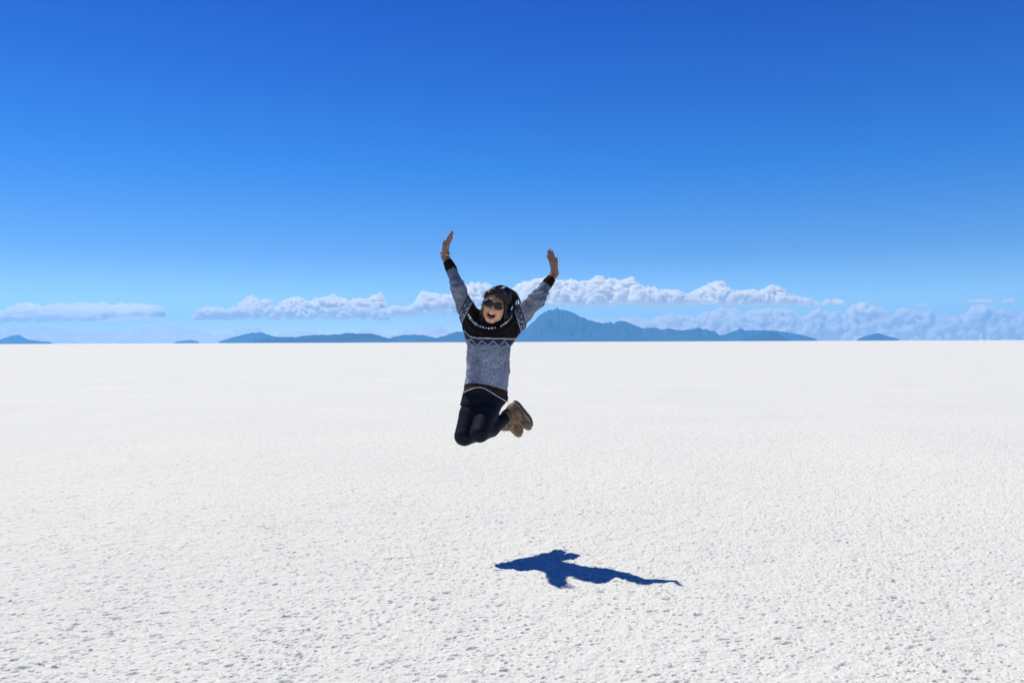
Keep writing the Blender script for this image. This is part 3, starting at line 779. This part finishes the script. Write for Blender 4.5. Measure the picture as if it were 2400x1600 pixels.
# ---- undershirt and leggings
def build_leggings():
    v = Vol((xpx(1045), 4.90, zpx(1060)), (xpx(1215), 5.62, zpx(890)), 0.0033)
    v.loft([(xpx(1140), 5.22, zpx(895), .125, .10), (xpx(1138), 5.22, zpx(920), .136, .108), (xpx(1136), 5.22, zpx(940), .135, .105)], 0)
    for HP, K, A, r0, r1 in ((HP1, K1, A1, .080, .059), (HP2, K2, A2, .080, .064)):
        mid = HP + (K - HP) * .5
        v.cap(HP, mid, r0, r0 * .93, .03); v.cap(mid, K, r0 * .93, r1, .012)
        cm = K + (A - K) * .38 + np.array([0.0, 0, -.009])
        v.cap(K, cm, r1 * .95, .058, .012); v.cap(cm, A + (K - A) * .10, .058, .037, .012)
    f = v.f; I, J, Kk = np.nonzero(np.abs(f) < .015)
    X = v.lo[0] + I * v.h; Y = v.lo[1] + J * v.h; Z = v.lo[2] + Kk * v.h
    cr = 0
    for P_ in (K1, K2, HP1, HP2):
        w = np.exp(-((X - P_[0]) ** 2 + (Y - P_[1] - .06) ** 2 + (Z - P_[2]) ** 2) / .08 ** 2); cr = cr + w * .003 * noise3(X * 20, Y * 20, Z * 90, 80)
    f[I, J, Kk] -= cr.astype(np.float32)
    V, Q = v.mesh(); return plink('leggings', V, Q, M['leggings'])
leggings = build_leggings()
def build_shirt():
    v = Vol((xpx(1060), 4.98, zpx(965)), (xpx(1210), 5.42, zpx(895)), 0.0033)
    v.loft([(xpx(1139), 5.215, zpx(900), .134, .108), (xpx(1138), 5.215, zpx(922), .1385, .112), (xpx(1135), 5.21, zpx(948), .1480, .117), (xpx(1134), 5.21, zpx(965), .150, .117)], 0)
    v.cap(HP1, HP1 + (K1 - HP1) * .5, .085, .083, .03); v.cap(HP2, HP2 + (K2 - HP2) * .5, .085, .082, .03)
    f = v.f
    xx = (v.lo[0] + v.h * np.arange(f.shape[0])); tab = np.array([(1060, 950), (1085, 949), (1105, 946), (1125, 938), (1150, 934), (1180, 931), (1210, 930)], float)
    zz = (v.lo[2] + v.h * np.arange(f.shape[2]))[None, None, :]
    v.f = np.maximum(f, curve_z(tab, xx)[:, None, None] - zz).astype(np.float32)
    I, J, K = np.nonzero(np.abs(v.f) < .012)
    X = v.lo[0] + I * v.h; Y = v.lo[1] + J * v.h; Z = v.lo[2] + K * v.h
    v.f[I, J, K] -= (.003 * noise3(X * 14, Y * 14, Z * 50, 81)).astype(np.float32)
    V, Q = v.mesh(); return plink('undershirt', V, Q, M['black_cloth'])
build_shirt()

# ---- boots
def boot(A, toe, upv, k=1.0):
    u = nrm(upv); t = nrm(toe - u * (toe @ u)); l = np.cross(t, u)
    BM = np.array([l, t, u]); O = A - np.array([0, -.052, .112]) * k @ BM
    B = lambda x, y, z: O + np.array([x, y, z + 3.2 * max(0, y - .045) ** 2 + 3.0 * max(0, -.055 - y) ** 2]) * k @ BM
    c = B(0, .03, .06)
    v = Vol(c - .24, c + .24, .0033)
    v.cap(B(0, -.072, .055), B(0, -.03, .055), .036, .038, 0)
    v.cap(B(0, -.03, .052), B(.002, .075, .042), .037, .033, .03)
    v.ell(B(.002, .095, .040), (.040, .050, .029), BM, .02)
    v.cap(B(0, -.055, .07), B(0, -.056, .128), .041, .047, .02)
    v.cap(B(0, -.015, .085), B(0, .050, .056), .029, .022, .025)
    v.add(lambda X, Y, Z: -((X - B(0, 0, .016)[0]) * u[0] + (Y - B(0, 0, .016)[1]) * u[1] + (Z - B(0, 0, .016)[2]) * u[2]) * -1.0, c - .24, c + .24, 0, 's')
    v.ell(B(0, -.056, .140), (.038, .038, .026), BM, .004, 's')
    V, Q = v.mesh()
    bt = plink('boot', V, Q, M['leather'])
    # sole with outline
    def outline(y):   # half width
        return np.interp(y, [-.108, -.10, -.08, -.03, .02, .07, .11, .135, .147], [0.0, .020, .032, .030, .032, .041, .037, .022, 0.0])
    def slab(z0, z1, gx, name, mat, parent):
        ys = np.linspace(-.108, .147, 40) ; mb = MB(); V = []
        for z, g in ((z0, gx - .002), (z0 + .003, gx), (z1 - .002, gx), (z1, gx - .003)):
            for y in ys: V.append(B(outline(y) + g * (outline(y) > 0) , y * (1 + gx * 2), z))
            for y in ys[::-1]: V.append(B(-outline(y) - g * (outline(y) > 0), y * (1 + gx * 2), z))
        n = 80; Fc = [(i * n + j, i * n + (j + 1) % n, (i + 1) * n + (j + 1) % n, (i + 1) * n + j) for i in range(3) for j in range(n)]
        for r_ in (0, 3):
            for j in range(39): Fc.append((r_ * n + j, r_ * n + j + 1, r_ * n + 78 - j, r_ * n + 79 - j))
        mb.add(V, Fc); return pbuild(mb, name, mat, parent)
    slab(.010, .030, .003, 'midsole', M['midsole'], bt)
    so = slab(.000, .011, .004, 'sole', M['rubber'], bt)
    mb = MB()
    for y in np.linspace(-.095, .130, 13):
        for s in (-1, 1):
            w = outline(y)
            if w < .012: continue
            mb.box(B(s * (w - .006), y, -.003), np.array([.011, .0058, .0065]) * k, BM)
            mb.box(B(s * .009, y + .008, -.002), np.array([.006, .0055, .005]) * k, BM)
    pbuild(mb, 'lug', M['rubber'], bt, smooth=False).name = 'tread'
    # padded collar and tongue
    v = Vol(c - .2, c + .2, .0033)
    for i in range(20):
        a0, a1 = 2 * math.pi * i / 20, 2 * math.pi * (i + 1) / 20
        g = lambda a: B(.041 * math.cos(a), -.056 + .043 * math.sin(a), .132 + .012 * math.cos(2 * a) * 0 - .010 * math.sin(a))
        v.cap(g(a0), g(a1), .0085, .0085, .003)
    V, Q = v.mesh(); plink('boot_collar', V, Q, M['lining'], bt)
    v = Vol(c - .2, c + .2, .0033)
    v.cap(B(0, -.012, .135), B(0, .030, .092), .020, .018, 0); V, Q = v.mesh(); plink('tongue', V, Q, M['suede'], bt)
    mb = MB()
    for i, (y, z, w) in enumerate([(.055, .083, .018), (.040, .092, .019), (.024, .103, .020), (.008, .117, .021), (-.002, .131, .022)]):
        sgn = 1 if i % 2 else -1
        mb.tube([B(-w - .006, y - .006, z - .014), B(-w, y, z - .001), B(0, y + .006 * sgn, z + .008), B(w, y, z - .001), B(w + .006, y - .006, z - .014)], .0026 * k, 5)
    mb.tube([B(0, .0, .142), B(.02, .018, .150), B(.03, .012, .130), B(.012, .006, .138)], .0022 * k, 5)
    mb.tube([B(0, .0, .142), B(-.02, .018, .150), B(-.032, .014, .128), B(-.012, .006, .138)], .0022 * k, 5)
    pbuild(mb, 'lace', M['lace'], bt)
    for y, z, w in [(.055, .083, .018), (.040, .092, .019), (.024, .103, .020), (.008, .117, .021), (-.002, .131, .022)]:
        for s in (-1, 1):
            mb = MB(); mb.ball(B(s * (w + .006), y - .006, z - .014), .0036 * k, n=8, m=5); pbuild(mb, 'eyelet', M['metal'], bt)
    # overlay panels: toe cap and heel counter raised on the leather
    v = Vol(c - .24, c + .24, .0033)
    v.ell(B(.002, .100, .038), (.0415, .050, .0315), BM, 0)
    v.ell(B(.002, .055, .065), (.07, .045, .07), BM, .004, 's')
    v.add(lambda X, Y, Z: ((X - B(0, 0, .022)[0]) * u[0] + (Y - B(0, 0, .022)[1]) * u[1] + (Z - B(0, 0, .022)[2]) * u[2]), c - .24, c + .24, 0, 's')
    V, Q = v.mesh()
    if len(V): plink('toe_cap', V, Q, M['suede'], bt)
    # sock above the collar
    v = Vol(c - .26, c + .26, .0033)
    v.cap(B(0, -.055, .115), B(0, -.053, .178), .033, .036, 0); V, Q = v.mesh(); plink('sock', V, Q, M['sock'], bt)
    return bt
boot(A1 + np.array([.008, 0, .010]), np.array([.60, .28, -.66]), np.array([-.70, -.32, -.64]), .86)
boot(A2, np.array([.42, .36, -.74]), np.array([-.74, -.30, -.60]), .80)

# ---- bracelets
d = nrm(PT(1046, 585, 5.17) - PT(1048, 610, 5.165)); u = nrm(np.cross(d, [0, 1, 0])); w = np.cross(d, u)
def band(name, c, r, t, mat, tilt, beads=False):
    mb = MB(); uu = nrm(u + d * tilt)
    mb.ring(c, uu, w, r, r * 1.02, t, 32, 8)
    if beads:
        for i in range(18):
            q = 2 * math.pi * i / 18; mb.ball(c + r * (math.cos(q) * uu + math.sin(q) * w), .0042, n=8, m=5)
        mb.tube([c - uu * r, c - uu * (r + .010) + d * .003], .002, 5); mb.tube([c + uu * r, c + uu * (r + .006) + d * .004], .002, 5)
    pbuild(mb, name, mat)
band('bracelet', PT(1043.6, 599, 5.09), .0275, .0048, M['yellow'], .22)
band('bracelet', PT(1043.0, 593.5, 5.09), .0272, .0030, M['thread'], .12, True)

# ---- mouth
mb = MB()
for i in range(-4, 5):
    x = i * .0050; mb.box(H(x, -.0570 + abs(x) * .14, .0860 - x * x * 18), (.0025, .0048 - abs(i) * .0003, .002), HM, .3)
pbuild(mb, 'upper_teeth', M['tooth'])
mb = MB()
for i in range(-3, 4):
    x = i * .0038; mb.box(H(x, -.0835 + abs(x) * .15, .078 - x * x * 22), (.0018, .0022, .0018), HM, .4)
pbuild(mb, 'lower_teeth', M['tooth'])
mb = MB(); mb.ball(H(0, -.081, .066), (.014, .006, .020), HM, 14, 10); pbuild(mb, 'tongue', M['tongue'])

# ---- sunglasses
mb = MB(); lens = []
def lens_pt(s, w, k=1.0, z=0):
    e = 2.35; cx, sy = math.cos(w), math.sin(w)
    x = math.copysign(abs(cx) ** (2 / e), cx) * .0265 * k; y = math.copysign(abs(sy) ** (2 / e), sy) * (.0205 if sy > 0 else .0225) * k
    y += .003 * k * (x * s / .0265) * (sy > 0)
    X = s * .0315 + x
    return H(X, .004 + y, .103 + z - X * X * 5.5)
for s in (-1, 1):
    n = 48; ro = MB(); pts = [lens_pt(s, 2 * math.pi * i / n) for i in range(n)]
    ring_v = []; 
    for i in range(n):
        w = 2 * math.pi * i / n; cpt = lens_pt(s, w); o = nrm(cpt - H(s * .0315, .004, .097)); o = nrm(o - fw * (o @ fw))
        for j in range(8):
            q = 2 * math.pi * j / 8; thick = .0030 + .0012 * (math.sin(w) > 0)
            ring_v.append(cpt + o * math.cos(q) * thick + fw * math.sin(q) * .0026)
    mb.add(ring_v, [(i * 8 + j, ((i + 1) % n) * 8 + j, ((i + 1) % n) * 8 + (j + 1) % 8, i * 8 + (j + 1) % 8) for i in range(n) for j in range(8)])
    lm = MB(); V = []; R_ = 6
    for zz in (0.0, -.002):
        for r_ in range(1, R_ + 1):
            for i in range(n): V.append(lens_pt(s, 2 * math.pi * i / n, max(.02, (r_ - 1) / (R_ - 1)), zz + .002 * (1 - ((r_ - 1) / (R_ - 1)) ** 2)))
    Fc = [(r_ * n + i, r_ * n + (i + 1) % n, (r_ + 1) * n + (i + 1) % n, (r_ + 1) * n + i) for r_ in range(R_ - 1) for i in range(n)]
    Fc += [tuple(range(n))]
    o_ = R_ * n; Fc += [tuple(q + o_ for q in f[::-1]) for f in Fc]
    Fc += [((R_ - 1) * n + i, (R_ - 1) * n + (i + 1) % n, o_ + (R_ - 1) * n + (i + 1) % n, o_ + (R_ - 1) * n + i) for i in range(n)]
    lm.add(V, Fc); lens.append(lm)
    mb.tube([H(s * .058, .016, .088), H(s * .068, .014, .070), H(s * .074, .010, .03), H(s * .075, .002, -.01)], [.0055, .005, .0035, .003], 8)
mb.tube([H(-.008, .010, .1025), H(0, .013, .105), H(.008, .010, .1025)], .0032, 8)
gl = pbuild(mb, 'sunglasses', M['frame'])
for lm in lens: pbuild(lm, 'lens', M['lens'], gl)
for s, pts in ((-1, ((-.053, .020, .095), (-.066, .012, .085))), (1, ((.056, .013, .091),))):
    for p in pts:
        mb = MB(); mb.ball(H(*p), .0036); pbuild(mb, 'stud', M['pearl'], gl)
for p in ((-.077, -.040, .004), (.077, -.040, .006)):
    mb = MB(); mb.ball(H(*p), .0050); mb.ball(H(p[0], p[1] - .009, p[2]), .0035); pbuild(mb, 'earring', M['pearl'])

# ---- hair
def build_hair():
    v = Vol(HC - .2, HC + .2, .003)
    v.ell(H(0.003, .025, -.018), (.081, .096, .099), HM, 0)
    v.cap(H(.0, -.0, -.06), H(.025, -.08, -.05), .038, .028, .03)
    v.cap(H(-.056, .058, .036), H(-.02, .082, .052), .017, .019, .02); v.cap(H(-.02, .082, .052), H(.035, .088, .050), .019, .018, .02)
    X, Y, Z = np.meshgrid(*[(v.lo[i] + v.h * np.arange(v.n[i])).astype(np.float32) for i in range(3)], indexing='ij')
    L = [(X - HC[0]) * HM[i][0] + (Y - HC[1]) * HM[i][1] + (Z - HC[2]) * HM[i][2] for i in range(3)]
    s1 = sstep(-.03, .05, L[2]); ymin = -.085 + .137 * s1 - .012 * sstep(.0, .04, L[0]) + .12 * sstep(.01, .05, -L[0]) * sstep(-.10, -.04, L[2]) * (1 - sstep(-.025, .015, L[2]))
    cut = (ymin - L[1])
    v.f = np.maximum(v.f, cut * .6)
    ridges = .0035 * noise3(L[0] * 30 + L[1] * 10, L[1] * 120 + L[0] * 60, L[2] * 30, 91)
    v.f = (v.f - ridges).astype(np.float32)
    V, Q = v.mesh()
    mb = MB(); mb.v = []; 
    r = np.random.default_rng(5)
    G = [  # guide locks: (px, py, depth) from root to tip
        [(1160, 675, 5.06), (1176, 674, 5.08), (1194, 680, 5.11), (1208, 688, 5.13), (1212, 700, 5.14), (1204, 712, 5.13), (1194, 722, 5.12)],
        [(1162, 676, 5.08), (1182, 676, 5.11), (1200, 683, 5.14), (1210, 694, 5.15), (1207, 706, 5.14), (1194, 717, 5.12), (1190, 738, 5.11)],
        [(1158, 678, 5.04), (1172, 680, 5.05), (1186, 688, 5.07), (1194, 700, 5.09), (1191, 716, 5.09), (1187, 730, 5.08), (1187, 745, 5.08)],
        [(1154, 681, 5.02), (1164, 682, 5.015), (1176, 689, 5.02), (1185, 702, 5.04), (1185, 720, 5.06), (1184, 735, 5.07), (1183, 752, 5.08)],
        [(1150, 683, 5.025), (1157, 687, 5.01), (1168, 690, 5.01), (1178, 695, 5.02), (1184, 711, 5.05), (1184, 728, 5.07), (1187, 744, 5.09)],
        [(1166, 674, 5.12), (1186, 678, 5.16), (1200, 690, 5.18), (1204, 702, 5.18), (1196, 716, 5.17), (1192, 730, 5.16), (1192, 744, 5.15)],
        [(1160, 676, 5.14), (1178, 682, 5.19), (1190, 698, 5.21), (1192, 714, 5.21), (1188, 730, 5.20), (1186, 745, 5.18), (1182, 756, 5.16)],
    ]
    G2 = [  # left of the face
        [(1156, 677, 5.05), (1147, 684, 5.03), (1140, 694, 5.04), (1136, 704, 5.06), (1133, 714, 5.07), (1130, 724, 5.08), (1127, 736, 5.09)],
        [(1158, 674, 5.09), (1147, 681, 5.08), (1140, 690, 5.09), (1135, 700, 5.10), (1131, 712, 5.11), (1129, 724, 5.12), (1127, 735, 5.13)],
    ]
    FL = [  # loose flyaway locks
        [(1185, 680, 5.1), (1204, 684, 5.12), (1215, 698, 5.13), (1219, 712, 5.13), (1216, 724, 5.13)],
        [(1200, 690, 5.12), (1208, 706, 5.12), (1203, 722, 5.12), (1200, 734, 5.12), (1192, 741, 5.12)],
        [(1198, 700, 5.12), (1203, 716, 5.1), (1200, 730, 5.1), (1193, 739, 5.1)],
        [(1196, 708, 5.12), (1206, 716, 5.12), (1216, 722, 5.12), (1222, 724, 5.12)],
        [(1150, 678, 5.06), (1160, 672, 5.06), (1168, 671, 5.07), (1174, 670.5, 5.08)],
        [(1150, 679, 5.04), (1160, 673.5, 5.05), (1168, 671.5, 5.06), (1175, 671, 5.07)],
        [(1140, 698, 5.04), (1134, 704, 5.05), (1131, 714, 5.06), (1128, 718, 5.07)],
        [(1136, 712, 5.05), (1132, 724, 5.06), (1128, 733, 5.07), (1127, 738, 5.08)],
        [(1205, 688, 5.13), (1213, 699, 5.14), (1212, 712, 5.14), (1207, 720, 5.14)],
        [(1190, 684, 5.12), (1209, 690, 5.13), (1218, 702, 5.13), (1217, 716, 5.12), (1209, 727, 5.12)],
        [(1195, 700, 5.11), (1201, 712, 5.11), (1207, 721, 5.11), (1214, 727, 5.11), (1223, 729, 5.11)],
        [(1188, 714, 5.10), (1195, 726, 5.09), (1196, 738, 5.09), (1193, 747, 5.09)],
        [(1148, 680, 5.05), (1141, 684, 5.05), (1136, 692, 5.05), (1132, 698, 5.06)],
        [(1187, 722, 5.08), (1190, 733, 5.07), (1189, 744, 5.07), (1192, 749, 5.07)],
    ]
    def smoothpts(g, n=14):
        g = np.array([PT(*p) for p in g]); t = np.linspace(0, 1, len(g)); T = np.linspace(0, 1, n)
        # Catmull-Rom
        out = []
        for q in T:
            s_ = q * (len(g) - 1); i = min(int(s_), len(g) - 2); f_ = s_ - i
            p0, p1, p2, p3 = g[max(i - 1, 0)], g[i], g[i + 1], g[min(i + 2, len(g) - 1)]
            out.append(.5 * ((2 * p1) + (-p0 + p2) * f_ + (2 * p0 - 5 * p1 + 4 * p2 - p3) * f_ ** 2 + (-p0 + 3 * p1 - 3 * p2 + p3) * f_ ** 3))
        return np.array(out)
    VV, FF = [], []
    def strand(P, rad):
        n = len(P); prof = rad * np.concatenate([[.6], np.ones(n - 4), [.85, .55, .15]])
        m2 = MB(); m2.tube(P, prof, 4)
        o = sum(len(a) for a in VV); VV.append(np.array(m2.v)); FF.extend([tuple(i + o for i in f) for f in m2.f])
    sg = [smoothpts(g) for g in G]; sg2 = [smoothpts(g) for g in G2]
    for S_, ncl, per, sp in ((sg, 30, 20, .0052), (sg2, 3, 4, .002)):
        for q_ in range(ncl):
            a = q_ % len(S_); b = (a + 1) % len(S_); wgt = r.uniform(0, .35); base_ = S_[a] * (1 - wgt) + S_[b] * wgt
            n0 = len(base_); coff = r.normal(0, 1, 3) * sp; wav = np.outer(np.sin(np.linspace(0, 4.5, n0) + r.uniform(0, 6.28)), r.normal(0, 1, 3) * .0035)
            tw = np.linspace(.5, 1.4, n0)[:, None]
            for i in range(per):
                off = r.normal(0, 1, 3) * .0019; n_ = n0 - int(r.integers(0, 4))
                strand((base_ + coff * tw + wav + off * np.linspace(1.6, .7, n0)[:, None])[:n_], r.uniform(.0008, .0017))
    for g in FL:
        P = smoothpts(g)
        for i in range(7): strand(P + r.normal(0, .0020, 3) * np.linspace(.3, 1.8, len(P))[:, None], r.uniform(.0010, .0018))
    # combed strands lying over the cap
    for i in range(420):
        th = r.uniform(-1.25, 1.45); ph0 = r.uniform(.15, .9)
        P = []
        for t in np.linspace(0, 1, 12):
            az = th + t * .75; el = 1.45 - t * (1.0 + ph0 * .7)
            P.append(H(.004 + .0855 * math.sin(az) * math.cos(el) + .010 * (1 - t), .026 + .1005 * math.sin(el), -.022 + .0985 * math.cos(az) * math.cos(el)))
        P = np.array(P); Lp = hl(P); ok = (Lp[:, 1] > -.11 + .165 * sstep(-.012, .055, Lp[:, 2]))
        n_ = int(ok.argmin()) if not ok.all() else 12
        if n_ > 5: strand(P[:n_] + r.normal(0, .0015, 3), r.uniform(.0009, .0018))
    nV = len(V); VA = np.vstack([V] + VV); faces = [tuple(q) for q in Q] + [tuple(i + nV for i in f) for f in FF]
    return plink('hair', VA, faces, M['hair'])
build_hair()

# ------------------------------------------------------------------ sun, sky, camera
SUN = nrm([-.35, .34, 1.0])
el = math.asin(SUN[2]); az = math.atan2(SUN[0], SUN[1])
ld = bpy.data.lights.new('sun', 'SUN'); ld.energy = 4.4; ld.angle = math.radians(0.53); ld.color = (1.0, 0.95, 0.775)
lo = bpy.data.objects.new('sun', ld); COL.objects.link(lo)
lo.rotation_euler = Vector(SUN).to_track_quat('Z', 'Y').to_euler(); lo.location = (-20, 20, 60)

w = bpy.data.worlds.new('World'); SC.world = w; w.use_nodes = True; nt = w.node_tree
bg = nt.nodes['Background']; sk = N(nt, 'ShaderNodeTexSky'); sk.sky_type = 'NISHITA'; sk.sun_disc = False
sk.sun_elevation = el; sk.sun_rotation = az; sk.altitude = 3650; sk.air_density = 1.0; sk.dust_density = 0.2; sk.ozone_density = 3.0
tc = N(nt, 'ShaderNodeTexCoord'); sx = N(nt, 'ShaderNodeSeparateXYZ'); nt.links.new(tc.outputs['Generated'], sx.inputs[0])
SKY = [(0.0, (1.0, 1.0, 1.0)), (.054, (.66, .82, .92)), (.105, (.38, .61, .84)), (.208, (.13, .515, .97)), (.309, (.082, .39, .95)), (.39, (.055, .305, .93)), (.70, (.010, .12, .49)), (1.0, (.007, .09, .41))]
tint = ramp(nt, sx.outputs[2], SKY)
skyc = mixc(nt, 1.0, sk.outputs[0], tint, 'MULTIPLY')
below = N(nt, 'ShaderNodeMapRange'); below.inputs['From Min'].default_value = -0.012; below.inputs['From Max'].default_value = -0.004
nt.links.new(sx.outputs[2], below.inputs['Value'])
nt.links.new(mixc(nt, below.outputs[0], (5.4, 5.45, 5.5), skyc), bg.inputs[0]); bg.inputs[1].default_value = 0.15  # unseen lower half of the world, added salt-bright to fill the clouds
SC.cycles.volume_bounces = 64; SC.cycles.max_bounces = 72

cd = bpy.data.cameras.new('camera'); cam = bpy.data.objects.new('camera', cd); COL.objects.link(cam); SC.camera = cam
cd.sensor_width = 36; cd.lens = F / 2400 * 36; cd.clip_start = .05; cd.clip_end = 250000
cam.location = CAM; cam.rotation_euler = (math.radians(90), -ROLL, 0)
cam.rotation_mode = 'XYZ'
c_, s_ = math.cos(ROLL), math.sin(ROLL)
# camera axes: right, up, back
cam.matrix_world = Matrix(((c_, s_, 0, 0), (0, 0, -1, 0), (-s_, c_, 0, CAM[2]), (0, 0, 0, 1)))
SC.view_settings.view_transform = 'Standard'; SC.view_settings.look = 'None'; SC.view_settings.exposure = 0; SC.view_settings.gamma = 1
